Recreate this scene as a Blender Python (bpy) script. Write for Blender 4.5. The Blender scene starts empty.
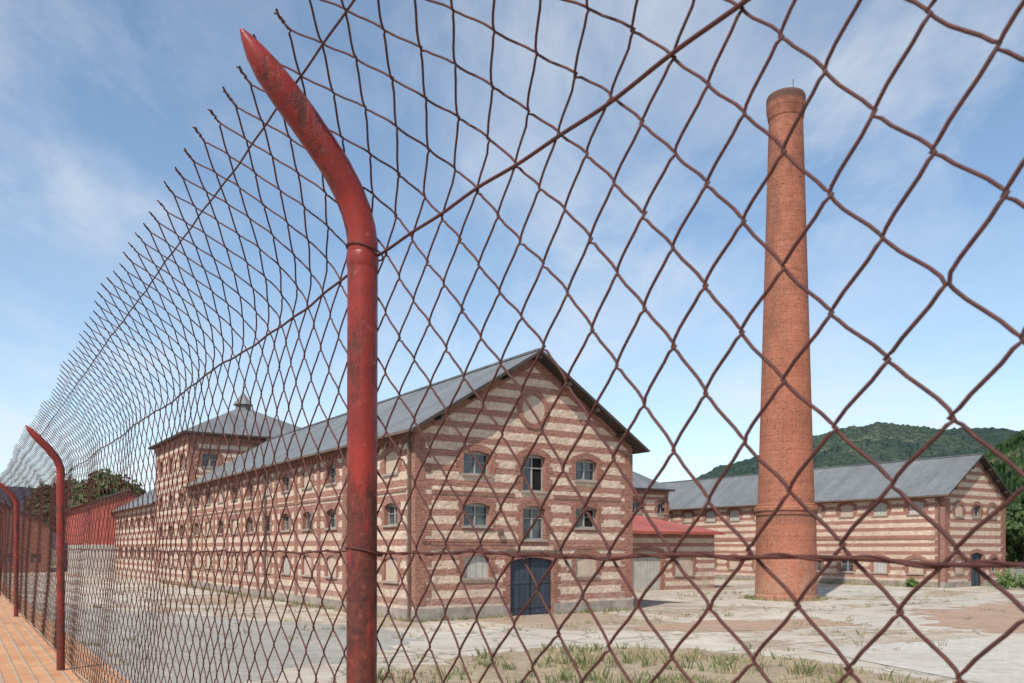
import bpy, math, random
import numpy as np
from mathutils import Vector, Matrix, noise
random.seed(7); np.random.seed(7)
scene = bpy.context.scene
scene.view_settings.view_transform='Standard'; scene.view_settings.look='None'; scene.view_settings.exposure=0
D=bpy.data

# ------------------------------------------------------------ node helper
class M:
    def __init__(s,name,rough=0.8,world=None):
        s.m=D.materials.new(name); s.m.use_nodes=True
        s.t=s.m.node_tree; s.b=s.t.nodes['Principled BSDF']; s.b.inputs['Roughness'].default_value=rough
        s.b.inputs['Specular IOR Level'].default_value=0.3
        s._tc=None
    def set(s,sock,v):
        if isinstance(v,bpy.types.NodeSocket): s.t.links.new(v,sock)
        elif isinstance(v,(tuple,list)) and len(v)==3 and sock.type=='RGBA': sock.default_value=(*v,1)
        else: sock.default_value=v
    def n(s,typ,ins=None,**props):
        nd=s.t.nodes.new(typ)
        for k,v in props.items(): setattr(nd,k,v)
        for k,v in (ins or {}).items(): s.set(nd.inputs[k],v)
        return nd
    def tc(s,w='Object'):
        if not s._tc: s._tc=s.t.nodes.new('ShaderNodeTexCoord')
        return s._tc.outputs[w]
    def geo(s): return s.n('ShaderNodeNewGeometry').outputs['Position']
    def noise(s,vec,scale,detail=4,rough=.55,out='Fac',dist=0):
        return s.n('ShaderNodeTexNoise',{'Vector':vec,'Scale':scale,'Detail':detail,'Roughness':rough,'Distortion':dist}).outputs[out]
    def mp(s,vec,scale=(1,1,1),loc=(0,0,0),rot=(0,0,0)):
        return s.n('ShaderNodeMapping',{'Vector':vec,'Scale':scale,'Location':loc,'Rotation':rot}).outputs[0]
    def math(s,op,a,b=0.0,c=0.0,clamp=False):
        nd=s.n('ShaderNodeMath',operation=op,use_clamp=clamp); s.set(nd.inputs[0],a); s.set(nd.inputs[1],b); s.set(nd.inputs[2],c); return nd.outputs[0]
    def ramp(s,f,a,b):
        nd=s.n('ShaderNodeMapRange',{'Value':f,'From Min':a,'From Max':b}); return nd.outputs[0]
    def mix(s,f,a,b,mode='MIX'):
        nd=s.n('ShaderNodeMix',data_type='RGBA',blend_type=mode); s.set(nd.inputs[0],f); s.set(nd.inputs[6],a); s.set(nd.inputs[7],b); return nd.outputs[2]
    def bump(s,h,strength=.5,dist=.02):
        nd=s.n('ShaderNodeBump',{'Height':h,'Strength':strength,'Distance':dist}); s.t.links.new(nd.outputs[0],s.b.inputs['Normal'])
    def col(s,c): s.set(s.b.inputs['Base Color'],c); return s.m

def brickcol(m,uv,c1,c2,mortar,bw=.27,rh=.075):
    nd=m.n('ShaderNodeTexBrick',{'Vector':uv,'Color1':c1,'Color2':c2,'Mortar':mortar,'Scale':1.0,'Mortar Size':.009,'Mortar Smooth':.3,'Bias':0.0,'Brick Width':bw,'Row Height':rh})
    return nd.outputs[0],nd.outputs[1]

def mk_brick(name,c1,c2,mortar,vary=.5,top=None):
    m=M(name,.9); uv=m.tc('UV'); o=m.tc('Object')
    c,f=brickcol(m,uv,c1,c2,mortar)
    n1=m.noise(o,.45,5,.6); n2=m.noise(m.mp(o,(3,3,7)),1.0,5,.7)
    c=m.mix(m.ramp(n1,.35,.7),c,m.mix(1,c,(.74,.70,.68),'MULTIPLY'))
    c=m.mix(m.math('MULTIPLY',m.ramp(n2,.5,.75),vary),c,mortar)
    n3=m.noise(m.mp(o,(5,5,13)),1.0,3,.7)
    c=m.mix(m.math('MULTIPLY',m.ramp(n3,.48,.66),.75),c,m.mix(1,c,(.40,.36,.38),'MULTIPLY'))
    st=m.noise(m.mp(o,(1.4,1.4,.15)),1.0,5,.7)
    c=m.mix(m.math('MULTIPLY',m.ramp(st,.5,.72),.42),c,(.16,.09,.065))
    if top:
        z=m.n('ShaderNodeSeparateXYZ',{'Vector':o}).outputs[2]
        bn=m.noise(m.mp(o,(.9,.9,.35)),1.0,6,.7)
        soot=m.math('MULTIPLY',m.ramp(z,14,31),m.ramp(bn,.36,.62))
        c=m.mix(m.math('MULTIPLY',soot,.7),c,m.mix(1,c,(.38,.36,.40),'MULTIPLY'))
        cap=m.ramp(z,30.75,31.0); c=m.mix(m.math('MULTIPLY',cap,.7),c,(.065,.048,.042))
        ring=m.math('MULTIPLY',m.ramp(z,5.75,5.3),m.ramp(z,4.6,5.2)); c=m.mix(m.math('MULTIPLY',ring,.45),c,(.12,.07,.055))
        pl=m.math('MULTIPLY',m.ramp(z,3.0,.4),m.ramp(m.noise(o,1.3,5,.7),.42,.6)); c=m.mix(m.math('MULTIPLY',pl,.55),c,(.40,.27,.19))
    m.bump(m.math('ADD',f,m.math('MULTIPLY',n2,-1.2)),.6,.02)
    return m.col(c)
brick=mk_brick('red_brick',(.38,.150,.098),(.27,.100,.068),(.44,.31,.24),.4)
brick_ch=mk_brick('chimney_brick',(.49,.150,.076),(.35,.098,.055),(.46,.28,.19),.35,True)

def mk_striped(period=.66,frac=.46,phase=0.0):
    m=M('striped_brick_masonry',.92); uv=m.tc('UV'); o=m.tc('Object')
    c,f=brickcol(m,uv,(.37,.150,.102),(.27,.105,.075),(.42,.30,.235))
    cn=m.noise(m.mp(o,(4,4,10)),1.0,3,.7)
    c=m.mix(m.math('MULTIPLY',m.ramp(cn,.5,.68),.6),c,m.mix(1,c,(.5,.45,.45),'MULTIPLY'))
    vor=m.n('ShaderNodeTexVoronoi',{'Vector':m.mp(uv,(1,1.5,1)),'Scale':4.5,'Randomness':1.0})
    vc=m.n('ShaderNodeSeparateColor',{'Color':vor.outputs['Color']}).outputs[0]
    nst=m.noise(o,6,5,.7)
    st=m.mix(vc,(.55,.405,.295),(.69,.545,.425))
    st=m.mix(m.ramp(nst,.45,.75),st,(.42,.29,.20))
    z=m.n('ShaderNodeSeparateXYZ',{'Vector':o}).outputs[2]
    wob=m.math('MULTIPLY',m.math('SUBTRACT',m.noise(o,2.5,5,.7),.5),.15)
    fr=m.math('FRACT',m.math('DIVIDE',m.math('ADD',m.math('ADD',z,wob),phase),period))
    mask=m.math('LESS_THAN',fr,frac)
    c=m.mix(mask,st,c)
    rep=m.ramp(m.noise(o,.8,4,.7),.62,.68); c=m.mix(m.math('MULTIPLY',rep,.5),c,(.43,.29,.21))
    big=m.noise(o,.35,5,.65)
    c=m.mix(m.math('MULTIPLY',m.ramp(big,.42,.72),.4),c,m.mix(1,c,(.64,.58,.54),'MULTIPLY'))
    stn=m.noise(m.mp(o,(1.6,1.6,.18)),1.0,5,.7)
    c=m.mix(m.math('MULTIPLY',m.ramp(stn,.52,.75),.45),c,(.22,.15,.11))
    low=m.math('MULTIPLY',m.ramp(z,2.2,.2),m.ramp(m.noise(o,1.1,5,.7),.4,.65))
    c=m.mix(m.math('MULTIPLY',low,.6),c,(.42,.36,.30))
    h=m.math('ADD',m.math('MULTIPLY',nst,1.0),m.math('MULTIPLY',vor.outputs['Distance'],-.8))
    m.bump(h,.7,.035)
    return m.col(c)
striped=mk_striped()

def mk_plain(name,c,rough=.85,v=.35,scale=2.0,bump=.2,metal=0):
    m=M(name,rough); o=m.tc('Object')
    n1=m.noise(o,scale,6,.65); n2=m.noise(o,scale*7,4,.6)
    cc=m.mix(m.ramp(n1,.3,.7),c,tuple(x*(1-v) for x in c)); cc=m.mix(m.math('MULTIPLY',m.ramp(n2,.5,.8),.4),cc,tuple(x*(1-v*1.4)for x in c))
    m.bump(n2,bump,.01); m.b.inputs['Metallic'].default_value=metal
    return m.col(cc)
plaster=mk_plain('cement_plaster',(.40,.34,.28),.9,.5,1.2)
blocked=mk_plain('blocked_opening_plaster',(.54,.41,.31),.92,.3,2.5)
sillm=mk_plain('sill_stone',(.38,.31,.25),.9,.3)
wood=mk_plain('dark_timber',(.07,.055,.045),.8,.4)
framem=mk_plain('window_frame_paint',(.40,.38,.35),.6,.4,4)
pipe=mk_plain('downpipe_metal',(.18,.12,.085),.6,.4)
bluedoor=mk_plain('blue_door_paint',(.055,.068,.09),.5,.5,1.5)
whitedoor=mk_plain('pale_shutter_paint',(.50,.46,.40),.6,.3,1.5)
dark=mk_plain('dark_interior',(.012,.011,.01),.9,.2)
concwall=mk_plain('wall_concrete',(.36,.33,.29),.9,.4,.8)
def mk_glass():
    m=M('window_glass',.12); n=m.noise(m.tc('Object'),3,2,.5); m.bump(n,.25,.02)
    m.b.inputs['Specular IOR Level'].default_value=.8
    return m.col(m.mix(m.ramp(m.noise(m.tc('Object'),1.3,3),.4,.6),(.02,.03,.04),(.08,.09,.09)))
glass=mk_glass()
def mk_slate(name,c1,c2,bw=.4,rh=.25):
    m=M(name,.6); uv=m.tc('UV'); o=m.tc('Object')
    c,f=brickcol(m,uv,c1,c2,tuple(x*.45 for x in c1),bw,rh)
    n1=m.noise(m.mp(uv,(.7,.12,1)),1.0,6,.65); n2=m.noise(o,.25,4)
    c=m.mix(m.math('MULTIPLY',m.ramp(n1,.4,.7),.6),c,tuple(x*1.5 for x in c1))
    c=m.mix(m.math('MULTIPLY',m.ramp(n2,.4,.7),.4),c,tuple(x*.6 for x in c1))
    n4=m.noise(uv,5,3,.7); c=m.mix(m.math('MULTIPLY',m.ramp(n4,.5,.7),.45),c,tuple(x*.5 for x in c1))
    m.bump(f,.4,.015); return m.col(c)
slate=mk_slate('roof_slate',(.165,.17,.168),(.125,.13,.132))
redroof=mk_slate('red_tile_roof',(.38,.09,.06),(.29,.08,.055),.22,.4)

def mk_redpaint():
    m=M('weathered_red_paint',.45); o=m.geo()
    n1=m.noise(o,14,6,.7); n2=m.noise(m.mp(o,(60,60,14)),1.0,6,.75); n3=m.noise(o,90,3,.6); n4=m.noise(m.mp(o,(18,18,5)),1.0,6,.7)
    c=m.mix(m.ramp(n1,.35,.7),(.27,.030,.020),(.14,.020,.016))
    z=m.n('ShaderNodeSeparateXYZ',{'Vector':o}).outputs[2]
    thr=m.math('ADD',m.math('MULTIPLY',m.ramp(z,3.75,2.9),.085),m.math('MULTIPLY',m.math('ADD',n2,n4),.5))
    r=m.ramp(thr,.535,.60)
    c=m.mix(m.math('MULTIPLY',r,.88),c,m.mix(m.ramp(n3,.35,.65),(.05,.020,.017),(.13,.042,.026)))
    c=m.mix(m.math('MULTIPLY',m.ramp(n3,.64,.72),.5),c,(.32,.11,.085))
    m.set(m.b.inputs['Roughness'],m.math('ADD',.38,m.math('MULTIPLY',r,.42)))
    m.bump(m.math('ADD',m.math('MULTIPLY',r,-1),m.math('MULTIPLY',n3,.6)),.7,.0012)
    return m.col(c)
redpaint=mk_redpaint()
def mk_rust():
    m=M('rusted_wire',.7); o=m.geo(); m.b.inputs['Specular IOR Level'].default_value=.35
    n=m.noise(o,60,4,.7); n2=m.noise(o,1.3,3); n3=m.noise(o,260,3,.7)
    c=m.mix(m.ramp(n,.35,.7),(.090,.026,.019),(.036,.014,.013))
    c=m.mix(m.math('MULTIPLY',m.ramp(n2,.4,.65),.5),c,(.12,.033,.022))
    c=m.mix(m.math('MULTIPLY',m.ramp(n3,.55,.7),.5),c,(.16,.055,.032))
    m.bump(m.math('ADD',n,n3),.7,.0008); return m.col(c)
rust=mk_rust()

# ------------------------------------------------------------ mesh builder
class MB:
    def __init__(s): s.v=[];s.f=[];s.mi=[];s.mats=[];s.sm=[]
    def mat(s,m):
        if m not in s.mats: s.mats.append(m)
        return s.mats.index(m)
    def poly(s,pts,m,smooth=False):
        i=len(s.v); s.v+= [tuple(p) for p in pts]; s.f.append(list(range(i,i+len(pts)))); s.mi.append(s.mat(m)); s.sm.append(smooth)
    def box(s,P,u0,u1,z0,z1,o0,o1,m):
        c=[P(u,z,o) for u in(u0,u1) for z in(z0,z1) for o in(o0,o1)]
        for q in((0,1,3,2),(4,6,7,5),(0,4,5,1),(2,3,7,6),(0,2,6,4),(1,5,7,3)): s.poly([c[k] for k in q],m)
    def build(s,name,parent=None,weld=False):
        me=D.meshes.new(name); me.from_pydata(s.v,[],s.f)
        for m in s.mats: me.materials.append(m)
        me.polygons.foreach_set('material_index',s.mi); me.polygons.foreach_set('use_smooth',s.sm)
        uv=me.uv_layers.new(name='UVMap'); me.update()
        buf=np.zeros((len(me.loops),2))
        for p in me.polygons:
            nn=p.normal
            if abs(nn.z)>.999: t=Vector((1,0,0)); b=Vector((0,1,0))
            else:
                t=Vector((-nn.y,nn.x,0)).normalized(); b=nn.cross(t)
                if b.z<0: b=-b
            for li in p.loop_indices:
                c=me.vertices[me.loops[li].vertex_index].co
                buf[li]=(c.dot(t),c.dot(b))
        uv.data.foreach_set('uv',buf.ravel())
        o=D.objects.new(name,me); scene.collection.objects.link(o)
        if parent: o.parent=parent
        return o
def empty(name,loc=(0,0,0),rot=0):
    e=D.objects.new(name,None); e.location=loc; e.rotation_euler=(0,0,rot); e.empty_display_size=.5
    scene.collection.objects.link(e); return e

def wall(mb,P,u0,u1,z0,z1,holes,m):
    us=sorted({u0,u1,*[h[0] for h in holes],*[h[1] for h in holes]}); zs=sorted({z0,z1,*[h[2] for h in holes],*[h[3] for h in holes]})
    for i in range(len(us)-1):
        for j in range(len(zs)-1):
            uc=(us[i]+us[i+1])/2; zc=(zs[j]+zs[j+1])/2
            if any(h[0]<uc<h[1] and h[2]<zc<h[3] for h in holes): continue
            mb.poly([P(us[i],zs[j],0),P(us[i+1],zs[j],0),P(us[i+1],zs[j+1],0),P(us[i],zs[j+1],0)],m)
def opening(wb,fb,P,u,z0,z1,w,kind,surround=.26,rise=.16):
    u0,u1=u-w/2,u+w/2; dp=-.26
    for a in (u0,u1): wb.poly([P(a,z0,0),P(a,z1,0),P(a,z1,dp-.1),P(a,z0,dp-.1)],brick)
    wb.poly([P(u0,z0,0),P(u1,z0,0),P(u1,z0,dp-.1),P(u0,z0,dp-.1)],sillm)
    off=.025
    k=0; z=z0
    while z<z1-rise-1e-6:
        zt=min(z+.3,z1-rise); e=surround+(.16 if k%2 else 0)
        wb.box(P,u0-e,u0,z,zt,0,off,brick); wb.box(P,u1,u1+e,z,zt,0,off,brick); z=zt; k+=1
    n=8; e=surround+.06
    xs=[-w/2-e,-w/2]+[-w/2+w*i/n for i in range(1,n)]+[w/2,w/2+e]
    def bot(x): return z1-rise if abs(x)>=w/2 else z1-rise*(2*x/w)**2
    def top(x): return z1+.30-rise*.9*(2*x/w)**2
    for a,b in zip(xs,xs[1:]):
        wb.poly([P(u+a,bot(a),off),P(u+b,bot(b),off),P(u+b,top(b),off),P(u+a,top(a),off)],brick)
        wb.poly([P(u+a,top(a),off),P(u+b,top(b),off),P(u+b,top(b),0),P(u+a,top(a),0)],brick)
        wb.poly([P(u+a,bot(a),off),P(u+b,bot(b),off),P(u+b,bot(b),dp-.1 if abs(a)<=w/2 and abs(b)<=w/2 else 0),P(u+a,bot(a),dp-.1 if abs(a)<=w/2 and abs(b)<=w/2 else 0)],brick)
    for sgn in(-1,1):
        a=sgn*(w/2+e); wb.poly([P(u+a,bot(a),off),P(u+a,top(a),off),P(u+a,top(a),0),P(u+a,bot(a),0)],brick)
    if kind!='door': wb.box(P,u0-.12,u1+.12,z0-.10,z0,0,.09,sillm)
    if kind=='blocked':
        fb.poly([P(u0,z0,-.07),P(u1,z0,-.07),P(u1,z1,-.07),P(u0,z1,-.07)],blocked); return
    if kind=='pale':
        fb.poly([P(u0,z0,-.12),P(u1,z0,-.12),P(u1,z1,-.12),P(u0,z1,-.12)],whitedoor)
        k=int(w/.3)
        for i in range(1,k): fb.box(P,u0+w*i/k-.012,u0+w*i/k+.012,z0,z1-.05,-.12,-.10,framem)
        return
    if kind in('glass','half'):
        b=-.2
        f=.06
        fb.box(P,u0,u0+f,z0,z1,dp+.01,b,framem); fb.box(P,u1-f,u1,z0,z1,dp+.01,b,framem)
        fb.box(P,u0+f,u1-f,z0,z0+f,dp+.01,b,framem); fb.box(P,u0+f,u1-f,z1-f-.1,z1,dp+.01,b,framem)
        fb.box(P,u-.035,u+.035,z0+f,z1-f-.1,dp+.01,b+.01,framem)
        if z1-z0>1.25:
            zm=z0+(z1-z0)*.62
            fb.box(P,u0+f,u-.035,zm,zm+.05,dp+.01,b,framem); fb.box(P,u+.035,u1-f,zm,zm+.05,dp+.01,b,framem)
        else:
            zm=(z0+z1)/2
            fb.box(P,u0+f,u-.035,zm,zm+.03,dp+.01,b,framem); fb.box(P,u+.035,u1-f,zm,zm+.03,dp+.01,b,framem)
        fb.poly([P(u0,z0,dp),P(u,z0,dp),P(u,z1,dp),P(u0,z1,dp)],glass)
        fb.poly([P(u,z0,dp),P(u1,z0,dp),P(u1,z1,dp),P(u,z1,dp)],dark if kind=='half' else glass)
    if kind=='door':
        fb.poly([P(u0,z0,-.2),P(u1,z0,-.2),P(u1,z1,-.2),P(u0,z1,-.2)],bluedoor)
        nn=8
        for i in range(nn):
            a=u0+.03+(w-.06)*i/nn; fb.box(P,a+.012,a+(w-.06)/nn-.012,z0+.06,z1-.05,-.2,-.175,bluedoor)
        for zz in (z0+.35,z0+1.5,z1-.35):
            fb.box(P,u0+.05,u-.03,zz,zz+.12,-.175,-.15,bluedoor); fb.box(P,u+.03,u1-.05,zz,zz+.12,-.175,-.15,bluedoor)
        fb.box(P,u-.02,u+.02,z0,z1,-.175,-.145,dark)

def quoins(mb,P,u,dirn,z0,z1,ext):
    z=z0;k=0
    while z<z1-.01:
        zt=min(z+.34,z1); l=.78 if k%2 else .5
        a,b=(u-ext,u+l) if dirn>0 else (u-l,u+ext)
        mb.box(P,a,b,z,zt,0,.025,brick); z=zt;k+=1

def faces(W,L):
    return (lambda u,z,o:(u,-o,z)),(lambda u,z,o:(-o,u,z)),(lambda u,z,o:(W+o,u,z)),(lambda u,z,o:(u,L+o,z))

def gable_roof(mb,W,y0,y1,eave,ridge,ov=.5,ovf=.7,ovb=.2,th=.16):
    k=(ridge-eave)/(W/2); a0,a1=-ov,W+ov; ya,yb=y0-ovf,y1+ovb
    ze=eave-k*ov+.02; zr=ridge+.02; c=W/2
    for x in (a0,a1):
        mb.poly([(x,ya,ze+th),(x,yb,ze+th),(c,yb,zr+th),(c,ya,zr+th)],slate)
        mb.poly([(x,ya,ze),(x,yb,ze),(c,yb,zr),(c,ya,zr)],wood)
        for y in(ya,yb): mb.poly([(x,y,ze),(x,y,ze+th),(c,y,zr+th),(c,y,zr)],wood)
        mb.poly([(x,ya,ze),(x,yb,ze),(x,yb,ze+th),(x,ya,ze+th)],wood)
        sg=-1 if x<c else 1
        mb.box(lambda u,z,o:(x+sg*o,u,z),ya,yb,ze+.02,ze+.13,.003,.12,pipe)
    mb.box(lambda u,z,o:(u,o,z),c-.14,c+.14,zr+th-.03,zr+th+.06,ya+.02,yb-.02,slate)
    for t in np.linspace(.08,.92,7):
        x=W*t; z=eave+k*(x if x<c else W-x)
        mb.box(lambda u,zz,o:(u,o,zz),x-.08,x+.08,z-.22,z-.02,ya+.05,y0,wood)

def gable_wall(mb,P,W,eave,ridge,m):
    mb.poly([P(0,eave,0),P(W,eave,0),P(W/2,ridge,0)],m)
    t=.38
    for s in(0,1):
        f=(lambda u:u) if s==0 else (lambda u:W-u)
        pts=[(0,eave-.35),(W/2,ridge-t*1.25),(W/2,ridge-.01),(0,eave-.01)]
        mb.poly([P(f(u),z,.03) for u,z in pts],brick)
        mb.poly([P(f(0),eave-.35,0),P(f(0),eave-.35,.03),P(f(W/2),ridge-t*1.25,.03),P(f(W/2),ridge-t*1.25,0)],brick)

ANG=math.atan2(.56,.828)
e1=Vector((math.cos(ANG),math.sin(ANG),0)); e2=Vector((-math.sin(ANG),math.cos(ANG),0))
O=Vector((-4.19,36.3,0))

# ============================================================ MAIN BUILDING
W,L,EV,RG=12.53,40.0,8.4,12.3
B=empty('striped_brick_factory_building',O,ANG)
wb,fb,rb=MB(),MB(),MB()
PF,PL,PR,PB=faces(W,L)
front=[(3.14,6.55,7.6,1.4,'glass'),(9.5,6.55,7.6,1.35,'glass'),(6.32,5.9,7.65,1.3,'half'),
       (3.14,4.2,5.25,1.4,'glass'),(9.5,4.2,5.25,1.35,'half'),(6.32,3.6,5.2,1.3,'glass'),
       (3.14,1.85,2.9,1.35,'pale'),(9.5,1.85,2.9,1.35,'blocked'),(6.2,0.02,2.75,2.5,'door')]
wall(wb,PF,0,W,0,EV,[(u-w/2,u+w/2,a,b) for u,a,b,w,k in front],striped)
for u,a,b,w,k in front: opening(wb,fb,PF,u,a,b,w,k)
gable_wall(wb,PF,W,EV,RG,striped)
quoins(wb,PF,0,1,0.7,EV-.4,.025); quoins(wb,PF,W,-1,0.7,EV-.4,.025)
for z in (3.15,5.62):
    wb.box(PF,.8,5.2,z,z+.14,0,.045,brick); wb.box(PF,7.45,W-.8,z,z+.14,0,.045,brick)
n=28;cu,cz=6.27,9.75
for i in range(n):
    a,b=2*math.pi*i/n,2*math.pi*(i+1)/n
    p=lambda t,r,o:PF(cu+r*math.cos(t),cz+r*math.sin(t),o)
    wb.poly([p(a,.66,.05),p(b,.66,.05),p(b,.92,.05),p(a,.92,.05)],brick)
    wb.poly([p(a,.92,.05),p(b,.92,.05),p(b,.92,0),p(a,.92,0)],brick)
    wb.poly([p(a,.66,.05),p(b,.66,.05),p(b,.66,.01),p(a,.66,.01)],brick)
wb.poly([PF(cu+.66*math.cos(2*math.pi*i/n),cz+.66*math.sin(2*math.pi*i/n),.012) for i in range(n)],blocked)
wb.box(PF,-.04,4.92,0,.55,0,.04,plaster); wb.box(PF,7.48,W+.04,0,.55,0,.04,plaster)
left=[]
for i in range(11):
    s=2.35+3.55*i
    left+= [(s,6.6,7.6,1.35,'blocked' if i in(0,3,5,8) else 'glass'),(s,4.25,5.25,1.35,random.choice(['glass','half','glass','blocked']) if i else 'glass'),(s,1.7,2.8,1.35,random.choice(['blocked','blocked','pale']))]
wall(wb,PL,0,L,0,EV,[(u-w/2,u+w/2,a,b) for u,a,b,w,k in left],striped)
for u,a,b,w,k in left: opening(wb,fb,PL,u,a,b,w,k)
quoins(wb,PL,0,1,0.7,EV-.4,0); 
for i in range(1,11):
    s=2.35+3.55*(i-.5); wb.box(PL,s-.22,s+.22,.5,EV-.62,0,.05,brick)
wb.box(PL,.8,L,5.72,5.86,0,.058,brick)
wb.box(PL,0,L,EV-.4,EV-.15,0,.09,brick); wb.box(PL,0,L,EV-.15,EV,0,.17,brick)
for i in range(int(L/.5)): wb.box(PL,i*.5+.1,i*.5+.32,EV-.6,EV-.4,0,.09,brick)
wb.box(PL,0,L,0,.5,0,.04,plaster)
wall(wb,PR,0,L,0,EV,[],striped); wall(wb,PB,0,W,0,EV,[],striped)
for s in (.35,20.1,39.2):
    fb.box(PL,s-.05,s+.05,0.1,EV-.3,.06,.17,pipe)
fb.box(PF,4.7,7.7,2.98,3.1,.03,.12,pipe)
fb.box(PF,4.25,4.5,3.75,4.05,.03,.16,pipe)
fb.box(PF,8.3,8.55,2.1,2.55,.003,.04,whitedoor)
for zz,u0,u1 in((3.45,.3,5.2),): fb.box(PF,u0,u1,zz,zz+.025,.05,.08,dark)
gable_roof(rb,W,0,L,EV,RG)
# tower
PTF=lambda u,z,o:(u,L-o,z); PTL=lambda u,z,o:(-o-.12,L+u,z)
TH=12.6; TL=13.0
tw=[(s,a,b,1.3,k) for s in(2.3,6.5,10.7) for a,b,k in((10.0,11.2,'glass'),(6.8,7.9,'glass'),(4.2,5.2,'half'),(1.5,2.7,'blocked'))]
wall(wb,PTL,0,TL,0,TH,[(u-w/2,u+w/2,a,b) for u,a,b,w,k in tw],striped)
for u,a,b,w,k in tw: opening(wb,fb,PTL,u,a,b,w,k)
tf=[(u,10.0,11.2,1.3,'glass') for u in(1.6,)]
wall(wb,PTF,-.12,W,0,TH,[(u-w/2,u+w/2,a,b) for u,a,b,w,k in tf],striped)
for u,a,b,w,k in tf: opening(wb,fb,PTF,u,a,b,w,k)
quoins(wb,PTF,-.12,1,EV,TH-.4,.025); quoins(wb,PTL,0,1,0,TH-.4,0); quoins(wb,PTL,TL,-1,0,TH-.4,0)
wb.box(PTL,-.1,TL,TH-.4,TH,0,.15,brick); wb.box(PTF,-.1,W,TH-.4,TH,0.002,.14,brick)
PTR=lambda u,z,o:(W+o,L+u,z); PTB=lambda u,z,o:(u,L+TL+o,z)
wall(wb,PTR,0,TL,0,TH,[],striped); wall(wb,PTB,-.12,W,0,TH,[],striped)
def hip(mb,x0,x1,y0,y1,ze,zr,ov,inset0,inset1,axis='x',m=slate):
    a0,a1,b0,b1=x0-ov,x1+ov,y0-ov,y1+ov
    if axis=='x': r0=(a0+inset0,(b0+b1)/2,zr); r1=(a1-inset1,(b0+b1)/2,zr)
    c=[(a0,b0,ze),(a1,b0,ze),(a1,b1,ze),(a0,b1,ze)]
    mb.poly([c[0],c[1],r1,r0],m); mb.poly([c[2],c[3],r0,r1],m)
    mb.poly([c[1],c[2],r1],m); mb.poly([c[3],c[0],r0],m)
    for i in range(4):
        p,q=c[i],c[(i+1)%4]; mb.poly([p,q,(q[0],q[1],ze-.18),(p[0],p[1],ze-.18)],wood)
    mb.poly([(p[0],p[1],ze-.18) for p in c],wood)
hip(rb,-.12,W,L,L+TL,TH+.2,16.3,.6,6.7,6.7)
cx,cy=W/2,L+TL/2
for (r0,z0,r1,z1,mm) in((.75,15.9,.7,16.5,slate),(.95,16.5,.12,17.6,slate),(.07,17.6,.03,18.7,pipe)):
    for i in range(8):
        a,b=math.pi/4*i,math.pi/4*(i+1)
        rb.poly([(cx+r0*math.cos(a),cy+r0*math.sin(a),z0),(cx+r0*math.cos(b),cy+r0*math.sin(b),z0),(cx+r1*math.cos(b),cy+r1*math.sin(b),z1),(cx+r1*math.cos(a),cy+r1*math.sin(a),z1)],mm)
y0,y1=L+TL,L+TL+24
PL2=lambda u,z,o:(-o,y0+u,z)
l2=[(2+3.55*i,a,b,1.3,'glass') for i in range(6) for a,b in((5.4,6.4),(2.2,3.3))]
wall(wb,PL2,0,24,0,7.6,[(u-w/2,u+w/2,a,b) for u,a,b,w,k in l2],striped)
for u,a,b,w,k in l2: opening(wb,fb,PL2,u,a,b,w,k)
wb.box(PL2,0,24,7.3,7.6,0,.1,brick)
wall(wb,lambda u,z,o:(u,y1+o,z),0,W,0,7.6,[],striped)
gable_wall(wb,lambda u,z,o:(u,y1+o,z),W,7.6,11.4,striped)
gable_roof(rb,W,y0,y1,7.6,11.4,ovf=-.01,ovb=.5)
wb.build('walls',B); fb.build('windows_and_door',B); rb.build('roof',B)

# ============================================================ CROSS WING + SHED
def place(a,s): return O+e1*a+e2*s
C=empty('hipped_roof_brick_wing',place(12.7,28),ANG)
wb,fb,rb=MB(),MB(),MB(); Wc,Lc=30.0,12.0
PF,PL,PR,PB=faces(Wc,Lc)
cw=[(2+3.4*i,a,b,1.3,'glass') for i in range(9) for a,b in((6.6,7.7),(4.0,5.0))]
wall(wb,PF,0,Wc,0,8.8,[(u-w/2,u+w/2,a,b) for u,a,b,w,k in cw],striped)
for u,a,b,w,k in cw: opening(wb,fb,PF,u,a,b,w,k)
for Pq,l in((PR,Lc),(PB,Wc),(PL,Lc)): wall(wb,Pq,0,l,0,8.8,[],striped)
quoins(wb,PF,Wc,-1,0,8.4,.025); wb.box(PF,0,Wc,8.45,8.8,0,.12,brick)
hip(rb,0,Wc,0,Lc,9.0,13.2,.5,6,6.5)
wb.build('walls',C); fb.build('windows',C); rb.build('roof',C)

S=empty('red_roofed_garage_shed',place(16,14),ANG)
wb,fb,rb=MB(),MB(),MB(); Ws,Ls=18.0,9.0
PF,PL,PR,PB=faces(Ws,Ls)
sd=[(10.7,.02,3.0,2.9,'pale'),(5.5,.02,3.0,2.9,'pale'),(14.6,1.1,2.5,2.0,'blocked')]
wall(wb,PF,0,Ws,0,4.4,[(u-w/2,u+w/2,a,b) for u,a,b,w,k in sd],striped)
for u,a,b,w,k in sd: opening(wb,fb,PF,u,a,b,w,k)
for x in (0,Ws): wb.poly([(x,0,0),(x,Ls,0),(x,Ls,5.9),(x,0,4.4)],striped)
wall(wb,PB,0,Ws,0,5.9,[],striped)
th=.14
for dz,mm in((.02,wood),(.02+th,redroof)): rb.poly([(-.4,-.6,4.3+dz),(Ws+.4,-.6,4.3+dz),(Ws+.4,Ls+.2,5.93+dz),(-.4,Ls+.2,5.93+dz)],mm)
rb.poly([(-.4,-.6,4.32),(Ws+.4,-.6,4.32),(Ws+.4,-.6,4.46),(-.4,-.6,4.46)],redroof)
rb.poly([(Ws+.4,-.6,4.32),(Ws+.4,Ls+.2,5.95),(Ws+.4,Ls+.2,6.09),(Ws+.4,-.6,4.46)],wood)
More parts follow.
